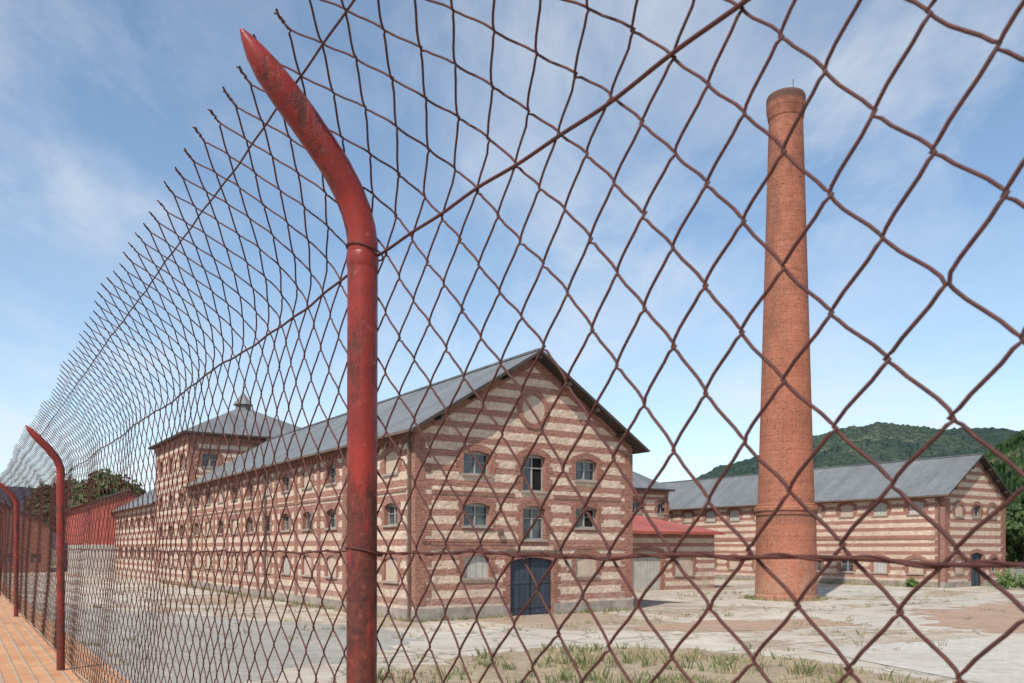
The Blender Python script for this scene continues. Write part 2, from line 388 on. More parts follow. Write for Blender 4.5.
rb.box(lambda u,z,o:(u,-.6-o,z),-.4,Ws+.4,4.25,4.36,.005,.12,redroof)
wb.build('walls',S); fb.build('doors',S); rb.build('roof',S)

# ============================================================ RIGHT LONG BUILDING
R0=Vector((34.6,67.2,0))
R=empty('long_slate_roofed_brick_building',R0,ANG)
wb,fb,rb=MB(),MB(),MB(); Wr,Lr,Er,Rr=9.7,44.0,7.6,10.8
PF,PL,PR,PB=faces(Wr,Lr)
lf=[(2.4+3.2*i,a,b,1.3,random.choice(k)) for i in range(13) for a,b,k in((6.0,7.05,['blocked','blocked','pale']),(1.1,2.35,['blocked','glass','blocked','pale']))]
wall(wb,PL,0,Lr,0,Er,[(u-w/2,u+w/2,a,b) for u,a,b,w,k in lf],striped)
for u,a,b,w,k in lf: opening(wb,fb,PL,u,a,b,w,k)
rf=[(2.2,5.8,6.8,1.2,'blocked'),(7.5,5.8,6.8,1.2,'blocked'),(5.0,5.8,6.8,1.2,'glass'),(2.2,1.2,2.4,1.2,'blocked'),(5.0,.02,2.8,1.9,'door'),(7.8,1.2,2.4,1.2,'glass')]
wall(wb,PF,0,Wr,0,Er,[(u-w/2,u+w/2,a,b) for u,a,b,w,k in rf],striped)
for u,a,b,w,k in rf: opening(wb,fb,PF,u,a,b,w,k)
gable_wall(wb,PF,Wr,Er,Rr,striped)
quoins(wb,PF,0,1,.5,Er-.4,.025); quoins(wb,PF,Wr,-1,.5,Er-.4,.025); quoins(wb,PL,0,1,.5,Er-.4,0)
wb.box(PL,0,Lr,Er-.35,Er-.12,0,.09,brick); wb.box(PL,0,Lr,Er-.12,Er,0,.16,brick)
wb.box(PL,.8,Lr,3.9,4.05,0,.05,brick)
wb.box(PL,0,Lr,0,.45,0,.04,plaster); wb.box(PF,-.04,4.0,0,.45,0,.04,plaster);wb.box(PF,6.0,Wr+.04,0,.45,0,.04,plaster)
wall(wb,PR,0,Lr,0,Er,[],striped); wall(wb,PB,0,Wr,0,Er,[],striped)
gable_roof(rb,Wr,0,Lr,Er,Rr,ovf=.6)
for s in(.4,16,32): fb.box(PL,s-.05,s+.05,.1,Er-.3,.06,.17,pipe)
wb.build('walls',R); fb.build('windows_and_door',R); rb.build('roof',R)

# ============================================================ CHIMNEY
CH=empty('brick_factory_chimney',(17.15,52.6,0),.2)
mb=MB(); n=40
prof=[(0,1.93),(.25,1.93),(.3,1.86),(5.2,1.80),(5.25,1.87),(5.45,1.87),(5.5,1.94),(5.72,1.94),(5.77,1.86),(5.9,1.86),(5.95,1.70)]
for i in range(1,13): prof.append((5.95+(29.9-5.95)*i/12,1.70+(1.03-1.70)*i/12))
prof+=[(30.0,1.08),(30.3,1.12),(30.6,1.18),(31.3,1.18),(31.45,1.12),(31.45,.8),(28,.8)]
for (z0,r0),(z1,r1) in zip(prof,prof[1:]):
    for i in range(n):
        a,b=2*math.pi*i/n,2*math.pi*(i+1)/n
        mb.poly([(r0*math.cos(a),r0*math.sin(a),z0),(r0*math.cos(b),r0*math.sin(b),z0),(r1*math.cos(b),r1*math.sin(b),z1),(r1*math.cos(a),r1*math.sin(a),z1)],brick_ch)
mb.build('shaft',CH)
mb=MB()
mb.box(lambda u,z,o:(u+.5,o,z),-.02,.02,31.3,32.6,-.02,.02,pipe)
mb.build('lightning_rod',CH)

# ============================================================ LEFT BACKGROUND BUILDINGS
def simple_house(name,loc,w,l,ev,rg,wm,rm,lower=None,rot=ANG):
    E=empty(name,loc,rot); wb,fb,rb=MB(),MB(),MB()
    P1,P2,P3,P4=faces(w,l)
    hs=[(1.8+3.2*i,a,b,1.2,'glass') for i in range(int((w-2)/3.2)+1) for a,b in((1.3,2.5),(4.6,5.8)) if b<ev-.4]
    hl=[(1.8+3.2*i,a,b,1.2,'glass') for i in range(int((l-2)/3.2)+1) for a,b in((1.3,2.5),(4.6,5.8)) if b<ev-.4]
    if lower: hs=[];hl=[]
    for P,ll,h in((P1,w,hs),(P2,l,hl),(P3,l,[]),(P4,w,[])):
        wall(wb,P,0,ll,0,ev,[(u-x/2,u+x/2,a,b) for u,a,b,x,k in h],wm)
        for u,a,b,x,k in h:
            fb.box(P,u-x/2,u+x/2,a,b,-.2,-.19,glass); fb.box(P,u-.03,u+.03,a,b,-.19,-.15,framem)
        if lower:
            wb.box(P,-.03,ll+.03,0,lower,.003,.03,whitedoor)
            for i in range(int(ll/1.0)): wb.box(P,i+.05,i+.12,lower,ev-.1,.003,.05,wm)
    gable_wall(wb,P1,w,ev,rg,wm); gable_wall(wb,P4,w,ev,rg,wm)
    gable_roof(rb,w,0,l,ev,rg,ovf=.3,ovb=.3)
    if not lower: fb.build('windows',E)
    wb.build('walls',E); rb.build('roof',E)
redwall=mk_plain('red_render',(.50,.13,.10),.85,.3,.6)
simple_house('red_rendered_warehouse',(-49.5,98,0),9,22,8.4,10.0,redwall,slate,3.6)
simple_house('low_brick_house',(-72,104,0),13,24,6.2,9.4,brick,slate)
simple_house('low_brick_house',(-92,96,0),14,22,5.8,8.8,striped,slate)

# ============================================================ GROUND
def sheet(name,pts,z,mat):
    mb=MB(); mb.poly([(x,y,z) for x,y in pts],mat); return mb.build(name)
def jag(pts,amp,seed,sub=22):
    # uneven outline; points only move along rays from the centroid, so the outline never crosses itself
    cx=sum(p[0] for p in pts)/len(pts); cy=sum(p[1] for p in pts)/len(pts); out=[]
    for i,(a,b) in enumerate(zip(pts,pts[1:]+pts[:1])):
        for k in range(sub):
            t=k/sub; x=a[0]+(b[0]-a[0])*t; y=a[1]+(b[1]-a[1])*t
            v=noise.noise(Vector((x*.5,y*.5,seed)))+.6*noise.noise(Vector((x*1.7,y*1.7,seed)))
            d=math.hypot(x-cx,y-cy); f=1+amp*1.3*v/max(d,1)
            out.append((cx+(x-cx)*f,cy+(y-cy)*f))
    return out
def mk_ground():
    m=M('dry_terrain',.95); o=m.geo()
    n1=m.noise(o,.02,6,.6); n2=m.noise(o,1.2,6,.7)
    c=m.mix(m.ramp(n1,.4,.6),(.26,.21,.13),(.10,.12,.045)); c=m.mix(m.math('MULTIPLY',m.ramp(n2,.4,.7),.5),c,(.15,.12,.08))
    m.bump(n2,.5,.05); return m.col(c)
def mk_yard():
    m=M('worn_concrete_yard',.93); o=m.geo()
    n0=m.noise(o,.06,5,.6); n1=m.noise(o,.25,7,.7,dist=.6); n2=m.noise(o,5,6,.75); n3=m.noise(o,40,3,.7); n5=m.noise(m.mp(o,(1,1,1),(40,9,3)),.12,8,.74,dist=.4)
    c=m.mix(m.ramp(n1,.38,.62),(.51,.44,.35),(.36,.295,.225))
    c=m.mix(m.math('MULTIPLY',m.ramp(n0,.47,.58),.6),c,(.43,.395,.345))
    dm=m.ramp(n5,.51,.55)
    dirt=m.mix(m.ramp(n2,.35,.65),(.37,.265,.18),(.24,.17,.115))
    c=m.mix(m.math('MULTIPLY',dm,.85),c,dirt)
    wd=m.math('MULTIPLY',m.ramp(m.noise(m.mp(o,(1,1,1),(7,3,1)),.22,8,.78),.57,.62),m.ramp(m.noise(o,6,4,.7),.4,.55))
    c=m.mix(m.math('MULTIPLY',wd,.75),c,(.18,.165,.085))
    c=m.mix(m.math('MULTIPLY',m.ramp(m.noise(o,.5,6,.75),.55,.68),.55),c,(.21,.17,.13))
    c=m.mix(m.math('MULTIPLY',m.ramp(n2,.5,.72),.5),c,(.24,.195,.145))
    c=m.mix(m.math('MULTIPLY',m.ramp(n3,.55,.75),.35),c,(.16,.13,.10))
    rot=m.mp(o,(1,1,1),(0,0,0),(0,0,-ANG))
    br=m.n('ShaderNodeTexBrick',{'Vector':m.n('ShaderNodeVectorMath',{0:rot,1:m.n('ShaderNodeVectorMath',{0:m.noise(o,.8,4,.6,'Color'),1:(.25,.25,0)},operation='MULTIPLY').outputs[0]},operation='ADD').outputs[0],'Scale':1.0,'Brick Width':6.0,'Row Height':4.5,'Mortar Size':.07,'Mortar Smooth':.6,'Color1':(0,0,0,1),'Color2':(.6,.6,.6,1),'Mortar':(1,1,1,1)},offset=0.0)
    c=m.mix(m.math('MULTIPLY',m.math('MULTIPLY',br.outputs[0],.5),m.ramp(dm,1,0)),c,(.51,.465,.395))
    j=m.math('MULTIPLY',br.outputs[1],m.ramp(m.noise(o,.5,4,.6),.36,.5))
    c=m.mix(m.math('MULTIPLY',j,.85),c,(.14,.13,.075))
    cr=m.n('ShaderNodeTexVoronoi',{'Vector':m.n('ShaderNodeVectorMath',{0:o,1:m.noise(o,1.2,5,.6,'Color')},operation='ADD').outputs[0],'Scale':.35},feature='DISTANCE_TO_EDGE').outputs['Distance']
    ck=m.math('MULTIPLY',m.ramp(cr,.022,.005),m.ramp(n0,.40,.48))
    c=m.mix(m.math('MULTIPLY',ck,.8),c,(.15,.13,.09))
    m.bump(m.math('ADD',n2,m.math('MULTIPLY',j,-1)),.6,.03)
    return m.col(c)
sheet('ground',[(-4000,-4000),(4000,-4000),(4000,4000),(-4000,4000)],-.02,mk_ground())
sheet('concrete_yard',jag([(-95,4),(-12,-12),(25,-12),(58,30),(64,70),(40,150),(-100,150)],1.5,3),0.0,mk_yard())
def mk_soil(name,a,b,sc=1.0,stones=.5):
    m=M(name,.97); o=m.geo(); n1=m.noise(o,.5*sc,7,.72,dist=.5); n2=m.noise(o,9,5,.75); n3=m.noise(o,60,2,.7); n4=m.noise(o,2.2,5,.7)
    c=m.mix(m.ramp(n1,.38,.62),a,b); c=m.mix(m.math('MULTIPLY',m.ramp(n4,.45,.65),.5),c,tuple(x*.6 for x in b)); c=m.mix(m.math('MULTIPLY',m.ramp(n2,.45,.7),.5),c,tuple(x*.55 for x in b)); c=m.mix(m.math('MULTIPLY',m.ramp(n3,.6,.7),stones),c,(.5,.44,.36))
    m.bump(m.math('ADD',n2,n4),.8,.04); return m.col(c)
drysoil=mk_soil('dry_grass_soil',(.40,.31,.205),(.29,.215,.14)); reddirt=mk_soil('red_dirt',(.42,.285,.20),(.34,.22,.15))
asph=mk_soil('old_asphalt',(.37,.34,.30),(.29,.265,.23),.5,.3)
conc=mk_soil('pale_concrete',(.54,.495,.43),(.45,.40,.34),.6,.3)
strip=[(-5,8),(-4.6,17),(-3.3,20.5),(-1.8,24),(0.5,26.2),(3,27.4),(6,26.2),(8,24.3),(10.2,20),(11,14),(9,5)]
sheet('dry_grass_verge',jag(strip,.8,1),.024,drysoil)
sheet('asphalt_strip',jag([(-60,70),(-6,34),(-3.0,29),(-6,22),(-7,8),(-40,40)],1.0,2),.004,asph)
sheet('red_dirt_patch',jag([(17,33),(21,43),(29,50),(50,49),(60,40),(40,28),(25,29.5)],1.6,5),.008,reddirt)
sheet('pale_concrete_slab',jag([(9.2,26.5),(16,29.6),(26,26),(26,12),(14,10)],.25,6),.016,conc)
sheet('dirt_patch',jag([(4,33.5),(9,37),(14,38),(15,35),(9,32)],1.2,9),.012,reddirt)
sheet('grassy_bank',jag([(36,48),(42,60),(43.5,66),(75,78),(90,55),(60,44)],.8,8),.020,mk_soil('bank_soil',(.28,.23,.12),(.16,.16,.06)))

# ---- weeds
def tuft_mesh(name,pts,mats,hmin,hmax,blades,spread,green=.55):
    V=[];F=[];MI=[]
    for (x,y,k) in pts:
        c=random.random(); 
        for _ in range(blades):
            a=random.uniform(0,6.283); r=random.random()**.7*spread*k; h=random.uniform(hmin,hmax)*k
            bx,by=x+r*math.cos(a),y+r*math.sin(a); ln=random.uniform(.1,.7)*h; w=random.uniform(.004,.010)*(1+k*.4)
            ta=random.uniform(0,6.283); i=len(V)
            V+=[(bx-w*math.sin(ta),by+w*math.cos(ta),.0),(bx+w*math.sin(ta),by-w*math.cos(ta),.0),(bx+ln*.4*math.cos(a)+w*.7*math.sin(ta),by+ln*.4*math.sin(a)-w*.7*math.cos(ta),h*.6),(bx+ln*math.cos(a),by+ln*math.sin(a),h)]
            F+=[(i,i+1,i+2),(i,i+2,i+3)]; mi=0 if c>green else 1
            if random.random()<.2: mi=1-mi
            MI+=[mi,mi]
    me=D.meshes.new(name); me.from_pydata(V,[],F)
    for m in mats: me.materials.append(m)
    me.polygons.foreach_set('material_index',MI); me.update()
    o=D.objects.new(name,me); scene.collection.objects.link(o); return o
gdry=mk_plain('dry_grass_blades',(.46,.36,.205),.8,.4,.5,0); ggreen=mk_plain('green_grass_blades',(.145,.175,.06),.8,.4,.5,0)
def inpoly(x,y,p):
    c=False;j=len(p)-1
    for i in range(len(p)):
        if (p[i][1]>y)!=(p[j][1]>y) and x<(p[j][0]-p[i][0])*(y-p[i][1])/(p[j][1]-p[i][1])+p[i][0]: c=not c
        j=i
    return c
pts=[];gp=[]
while len(pts)<1500:
    x,y=random.uniform(-5,11),random.uniform(12,27.5)
    dn=noise.noise(Vector((x*.35,y*.35,4)))+.5*noise.noise(Vector((x*1.3,y*1.3,9)))
    if inpoly(x,y,strip) and random.random()<.12+max(0,dn)*1.6: pts.append((x,y,random.uniform(.3,1.0)*(1+max(0,dn))))
tuft_mesh('verge_dry_grass',pts,[gdry,ggreen],.04,.17,10,.16,.12)
for _ in range(75):
    cxx,cyy=random.uniform(-3.5,10),random.uniform(17,27.3)
    if not inpoly(cxx,cyy,strip): continue
    for _ in range(random.randint(2,8)): gp.append((cxx+random.gauss(0,.4),cyy+random.gauss(0,.25),random.uniform(.5,1.6)))
tuft_mesh('verge_weeds',gp,[gdry,ggreen],.08,.28,14,.12,.8)
pts=[]
for _ in range(900):
    row=random.randint(6,16)*4.5; u=random.uniform(0,50)
    p=Matrix.Rotation(ANG,3,'Z')@Vector((u,row,0)) 
    p+=Vector((random.gauss(0,.1),random.gauss(0,.1),0))
    if noise.noise(p*.25)>-.08: pts.append((p.x,p.y,random.uniform(.3,1.1)))
for _ in range(300):
    p=O+e2*random.uniform(0,50)-e1*abs(random.gauss(.1,.25)); pts.append((p.x,p.y,random.uniform(.4,1.4)))
for _ in range(110):
    p=O+e1*random.choice([random.uniform(0,4.8),random.uniform(7.6,13)])-e2*abs(random.gauss(.1,.15)); pts.append((p.x,p.y,random.uniform(.3,1.1)))
for _ in range(260):
    p=R0+e2*random.uniform(0,40)-e1*abs(random.gauss(.1,.4)); pts.append((p.x,p.y,random.uniform(.5,1.8)))
for _ in range(120):
    a=random.uniform(0,6.28); pts.append((17.15+math.cos(a)*random.uniform(1.95,2.5),52.6+math.sin(a)*random.uniform(1.95,2.5),random.uniform(.5,1.2)))
for _ in range(3000):
    x,y=random.uniform(-35,40),random.uniform(12,62); 
    if noise.noise(Vector((x*.2,y*.2,2)))>.2: pts.append((x,y,random.uniform(.3,1)))
tuft_mesh('yard_weeds',pts,[gdry,ggreen],.05,.27,14,.2,.5)
pts=[(random.uniform(36,80),random.uniform(46,74),random.uniform(1,2.6)) for _ in range(2200)]
bank=[(36,48),(42,60),(43.5,66),(75,78),(90,55),(60,44)]
pts=[p for p in pts if inpoly(p[0],p[1],bank)]
tuft_mesh('bank_grass',pts,[gdry,ggreen],.12,.4,14,.3)

# ============================================================ TREES
def mk_leaf(name,a,b):
    m=M(name,.7); o=m.geo(); n=m.noise(o,.9,4,.6); n2=m.noise(o,7,2)
    c=m.mix(m.ramp(n,.35,.65),a,b); c=m.mix(m.math('MULTIPLY',m.ramp(n2,.4,.7),.4),c,tuple(x*.5 for x in a)); return m.col(c)
leaf=mk_leaf('tree_leaves',(.040,.070,.022),(.080,.115,.034)); bark=mk_plain('bark',(.12,.09,.065),.9,.4)
def limb(mb,p,q,r0,r1,m,n=7):
    d=(q-p).normalized(); a=d.orthogonal().normalized(); b=d.cross(a)
    for i in range(n):
        s,t=2*math.pi*i/n,2*math.pi*(i+1)/n
        f=lambda c,r,w:c+(a*math.cos(w)+b*math.sin(w))*r
        mb.poly([f(p,r0,s),f(p,r0,t),f(q,r1,t),f(q,r1,s)],m,True)
def tree(name,loc,h,cr,leaves=3500,lm=leaf,low=.25,ls=.22):
    mb=MB(); base=Vector((0,0,0)); top=Vector((random.uniform(-.3,.3),random.uniform(-.3,.3),h*.75))
    limb(mb,base,top*.5,h*.028,h*.02,bark); limb(mb,top*.5,top,h*.02,h*.006,bark)
    cl=[]
    for i in range(16):
        t=random.uniform(low,.95); p=top*max(t*1.0,.25)
        a=random.uniform(0,6.283); l=cr*random.uniform(.5,1.0)*(1.1-.55*abs(t-.5)*2)
        q=Vector((math.cos(a)*l,math.sin(a)*l,h*(.12+t*.8)+random.uniform(-.04,.08)*h)); limb(mb,p*.9,q,h*.010,h*.003,bark,5); cl.append((q,cr*random.uniform(.28,.5)))
    cl.append((top+Vector((0,0,h*.15)),cr*.4))
    for _ in range(leaves):
        c,r=random.choice(cl); v=Vector((random.gauss(0,1),random.gauss(0,1),random.gauss(0,.8))).normalized()*r*random.uniform(.3,1.05)
        p=c+v; n=(v+Vector((random.gauss(0,.5),random.gauss(0,.5),random.gauss(0,.5)))*r).normalized(); a=n.orthogonal().normalized(); b=n.cross(a)
        s=ls*random.uniform(.6,1.4); w=random.uniform(0,3); a,b=a*math.cos(w)+b*math.sin(w),b*math.cos(w)-a*math.sin(w)
        mb.poly([p-a*s,p-b*s*.6,p+a*s,p+b*s*.6],lm)
    o=mb.build(name); o.location=loc; return o
tree('broadleaf_tree',(-69,142,0),15.2,7.0,8500,ls=.55,low=.45)
tree('broadleaf_tree',(-77,146,0),14.2,6.2,7000,ls=.55,low=.45)
tree('broadleaf_tree',(-62,150,0),12,4,3000,ls=.5)
tree('broadleaf_tree',(47.0,77.0,0),6.6,3.0,5500,ls=.22,low=.1)
tree('broadleaf_tree',(52,81,0),8,3.8,4500,ls=.28,low=.15)
tree('broadleaf_tree',(60,82,0),8,4.2,4000,ls=.28)
leaf2=mk_leaf('shrub_leaves',(.08,.13,.03),(.14,.20,.05))
def shrub(loc,r,nl=1300):
    mb=MB()
    for k in range(9):
        a=random.uniform(0,6.283); limb(mb,Vector((0,0,0)),Vector((math.cos(a)*r*.6,math.sin(a)*r*.6,r*random.uniform(.6,1.2))),.02,.006,bark,4)
    for _ in range(nl):
        a=random.uniform(0,6.283); e=random.uniform(0,1.5); rr=r*random.uniform(.4,1)*(1+.35*math.sin(a*3+e*5))
        p=Vector((math.cos(a)*math.cos(e)*rr,math.sin(a)*math.cos(e)*rr,math.sin(e)*rr*1.1+.1)); v=Vector((random.gauss(0,1),random.gauss(0,1),random.gauss(0,1))).normalized(); b=v.orthogonal().normalized(); s=.09*random.uniform(.6,1.4)
        mb.poly([p-v*s,p-b*s*.5,p+v*s,p+b*s*.5],leaf2)
    o=mb.build('shrub'); o.location=loc
for l,r in(((38.6,65.5,0),1.1),((39.9,65.1,0),.8),((42.5,67.5,0),1.3),((32.5,68.3,0),.5)): shrub(l,r)
mb=MB(); E=empty('rendered_boundary_wall',(43.6,73,0),ANG)
mb.box(lambda u,z,o:(u,o,z),0,40,0,1.5,0,.3,concwall); mb.box(lambda u,z,o:(u,o,z),-.05,40,1.5,1.6,-.05,.35,sillm); mb.build('wall_body',E)

# ============================================================ HILLS
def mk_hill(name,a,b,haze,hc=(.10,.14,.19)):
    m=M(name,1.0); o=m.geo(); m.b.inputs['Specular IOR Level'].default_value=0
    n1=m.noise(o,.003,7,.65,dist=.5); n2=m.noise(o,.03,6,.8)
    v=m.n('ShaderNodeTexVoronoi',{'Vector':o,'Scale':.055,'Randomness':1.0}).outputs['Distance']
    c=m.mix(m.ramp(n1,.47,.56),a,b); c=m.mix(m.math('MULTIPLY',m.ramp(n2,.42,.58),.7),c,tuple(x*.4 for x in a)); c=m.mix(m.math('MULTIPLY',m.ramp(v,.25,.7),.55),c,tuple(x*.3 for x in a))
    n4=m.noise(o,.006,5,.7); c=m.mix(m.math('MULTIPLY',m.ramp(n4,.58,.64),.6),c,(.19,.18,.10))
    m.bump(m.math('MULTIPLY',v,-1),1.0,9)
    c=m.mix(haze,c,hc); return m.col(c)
def hill(name,prof,Y0,Yr,Y1,mat,nr=420,ny=110,rough=1.0,tree=5.0):
    rs=np.linspace((prof[0][0]-512)/840,(prof[-1][0]-512)/840,nr); px=[p[0] for p in prof]; py=[p[1] for p in prof]
    V=[];F=[]; rg=np.random.RandomState(5)
    for j in range(ny):
        t=j/(ny-1); Y=Y0+(Y1-Y0)*t
        k=min(1,(Y-Y0)/(Yr-Y0)) if Y<Yr else max(0,1-(Y-Yr)/(Y1-Yr)); k=k*k*(3-2*k)
        for r in rs:
            hh=3.2+(548-np.interp(r*840+512,px,py))/840*Yr
            x=r*Y; q=Vector((x,Y,0))
            h=hh*k+rough*k*(Yr*.014*noise.fractal(q*.004,1,2,5)+Yr*.003*noise.fractal(q*.03,.8,2,4))+rg.uniform(0,tree)*min(1,k*4)
            V.append((x,Y,h-1))
    for j in range(ny-1):
        for i in range(nr-1):
            a=j*nr+i; F.append((a,a+1,a+nr+1,a+nr))
    me=D.meshes.new(name); me.from_pydata(V,[],F); me.materials.append(mat); me.update(); o=D.objects.new(name,me); scene.collection.objects.link(o)
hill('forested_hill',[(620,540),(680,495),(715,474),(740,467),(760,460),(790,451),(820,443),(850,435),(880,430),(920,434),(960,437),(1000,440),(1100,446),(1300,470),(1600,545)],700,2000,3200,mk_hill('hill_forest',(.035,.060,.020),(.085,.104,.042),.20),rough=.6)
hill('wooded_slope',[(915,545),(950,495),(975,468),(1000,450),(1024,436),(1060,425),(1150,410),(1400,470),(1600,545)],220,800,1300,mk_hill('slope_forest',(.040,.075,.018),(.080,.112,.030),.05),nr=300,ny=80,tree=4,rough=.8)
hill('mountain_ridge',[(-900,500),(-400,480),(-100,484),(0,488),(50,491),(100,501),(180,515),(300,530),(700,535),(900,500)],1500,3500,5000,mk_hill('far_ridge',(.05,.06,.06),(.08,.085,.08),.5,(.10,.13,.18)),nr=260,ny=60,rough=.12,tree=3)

# ============================================================ FENCE
fd=Vector((-.5499,.8353,0)).normalized(); fn=Vector((-.8353,-.5499,0)).normalized()
P1=Vector((-.207,1.15,0)); ZB=2.54
armp=[(0,.0),(0,1.06),(.002,1.09),(.02,1.135),(.055,1.19),(.11,1.255),(.165,1.312)]
arc=[0]
for a,b in zip(armp,armp[1:]): arc.append(arc[-1]+math.hypot(b[0]-a[0],b[1]-a[1]))
def tube(paths,r,sides,Nref=None):
    V=[];F=[];base=0
    ang=np.linspace(0,2*np.pi,sides,endpoint=False); ca,sa=np.cos(ang),np.sin(ang)
    for p in paths:
        n=len(p); T=np.gradient(p,axis=0); T/=np.linalg.norm(T,axis=1)[:,None]+1e-12
        N=np.tile(np.array(Nref if Nref is not None else (0,0,1.)),(n,1)); Bn=np.cross(T,N); Bn/=np.linalg.norm(Bn,axis=1)[:,None]+1e-9; N=np.cross(Bn,T)
        rr=np.broadcast_to(np.asarray(r,dtype=float),(n,))
        ring=p[:,None,:]+rr[:,None,None]*(ca[None,:,None]*N[:,None,:]+sa[None,:,None]*Bn[:,None,:])
        V.append(ring.reshape(-1,3))
        i=np.arange(n-1)[:,None]*sides; k=np.arange(sides)[None,:]; k2=(k+1)%sides
        f=np.stack([i+k,i+k2,i+sides+k2,i+sides+k],-1).reshape(-1,4)+base
        F.append(f); 
        base+=n*sides
    return np.concatenate(V),np.concatenate(F)
def mesh_np(name,V,F,mat,parent=None,smooth=True):
    me=D.meshes.new(name); me.vertices.add(len(V)); me.vertices.foreach_set('co',V.astype(np.float32).ravel())
    me.loops.add(F.size); me.loops.foreach_set('vertex_index',F.astype(np.int32).ravel())
    me.polygons.add(len(F)); me.polygons.foreach_set('loop_start',np.arange(0,F.size,4,dtype=np.int32)); me.polygons.foreach_set('loop_total',np.full(len(F),4,dtype=np.int32))
    me.polygons.foreach_set('use_smooth',np.full(len(F),smooth)); me.update(calc_edges=True); me.validate()
    me.materials.append(mat); o=D.objects.new(name,me); scene.collection.objects.link(o)
    if parent: o.parent=parent
    return o
FE=empty('chain_link_fence')
fdn,fnn=np.array(fd),np.array(fn); P1n=np.array(P1)
rng=np.random.RandomState(3)
ph=rng.uniform(0,6.28,(16,)); 
def warp(s,q):
    k=np.clip(q/.3,0,1)
    ds=.010*np.sin(2.1*s+3.3*q+ph[0])+.005*np.sin(5.3*s-4.7*q+ph[1])+.003*np.sin(11*s+9*q+ph[2])+.0018*np.sin(23*s-19*q+ph[8])
    dq=.010*np.sin(1.7*s+2*q+ph[3])+.005*np.sin(6.1*s+5*q+ph[4])+.003*np.sin(13*s-11*q+ph[5])+.0018*np.sin(27*s+17*q+ph[9])
    dn=.010*np.sin(1.9*s+ph[6])*np.sin(3*q)+.006*np.sin(7*s+6*q+ph[7])
    return ds*k,dq*k,dn
def fpos(s,q,off):
    ds,dq,dn=warp(s,q); s=s+ds; q=q+dq
    a=np.interp(q,arc,[x[0] for x in armp]); z=np.interp(q,arc,[x[1] for x in armp])
    over=np.maximum(q-arc[-1],0); a=a+over*.7; z=z+over*.71
    a=a-.025+off+dn*np.clip((1.3-q)/.3,.2,1)
    return P1n[None,:]+s[:,None]*fdn+a[:,None]*fnn+np.stack([0*z,0*z,ZB+z],-1)
Wd,Hd=.076,.081; rw=.00138
qtop=1.352; J=32; q0=qtop-J*Hd/2
near=[];far=[];k=0;s=-2.6
while s<24:
    e=(k%2==0); S=[];Q=[];OF=[]
    for j in range(J+1):
        right=(j%2==0)==e; sg=1 if right else -1
        jit=rng.normal(0,.0011,2)
        S.append(s+sg*(Wd/4+rw*.9)+jit[0]); Q.append(q0+j*Hd/2+jit[1]); OF.append(0)
        if j<J:
            for t,oo in((.12,1),(.3,1.1),(.5,1.2),(.7,1.1),(.88,1)):
                bow=.0014*math.sin(2*math.pi*t)
                S.append(s+sg*(Wd/4)*(1-2*t)+sg*bow); Q.append(q0+(j+t)*Hd/2); OF.append(oo*rw*(1 if right else -1))
    sg=1 if e else -1; sx=s+sg*Wd/4
    h=rng.uniform(.014,.028)
    for t in(.2,.4,.6,.8,1.0):
        w=t*11+(0 if e else math.pi); sp=(.006*(1 if e else -1) if t==1 else 0)
        S.append(sx+rw*1.3*math.cos(w)+sp); Q.append(qtop+h*t); OF.append(rw*1.3*math.sin(w))
    p=fpos(np.array(S),np.array(Q),np.array(OF))
    (near if s<7 else far).append(p); s+=Wd/2;k+=1
V,F=tube(near,rw,6,Nref=fnn); mesh_np('chain_link_mesh_near_bay',V,F,rust,FE)
V,F=tube(far,rw,4,Nref=fnn); mesh_np('chain_link_mesh_far_bays',V,F,rust,FE)
sx=np.linspace(-2.6,24,1400)
for q,off,r,sag in((1.06,.003,.0020,.0),(.655,.004,.0017,.004),(1.30,.003,.0016,.0),(.04,.0,.002,.0)):
    ds,dq,dn=warp(sx,np.full_like(sx,q))
    a=np.interp(q,arc,[x[0] for x in armp]); z=np.interp(q,arc,[x[1] for x in armp])
    dn=dn*np.clip((1.3-q)/.3,.2,1)
    zz=z-sag*np.abs(np.sin(sx*math.pi/3.45))+.0015*np.sin(sx*17)+.0010*np.sin(sx*41)
    p=P1n+sx[:,None]*fdn+(a-.025+off+dn)[:,None]*fnn+np.stack([0*zz,0*zz,ZB+zz],-1)
    V,F=tube([p],r,6,Nref=fnn); mesh_np('tension_wire',V,F,rust,FE)
    if q==.655:
        sx2=np.linspace(-2.6,10,5200); w=sx2*2*math.pi/.07
        zz2=np.interp(sx2,sx,zz)+.0020*np.sin(w); dn2=np.interp(sx2,sx,dn)+.0020*np.cos(w)
        p=P1n+sx2[:,None]*fdn+(a-.025+off+dn2)[:,None]*fnn+np.stack([0*zz2,0*zz2,ZB+zz2],-1)
        V,F=tube([p],.0012,5,Nref=fnn); mesh_np('tension_wire_twist',V,F,rust,FE)
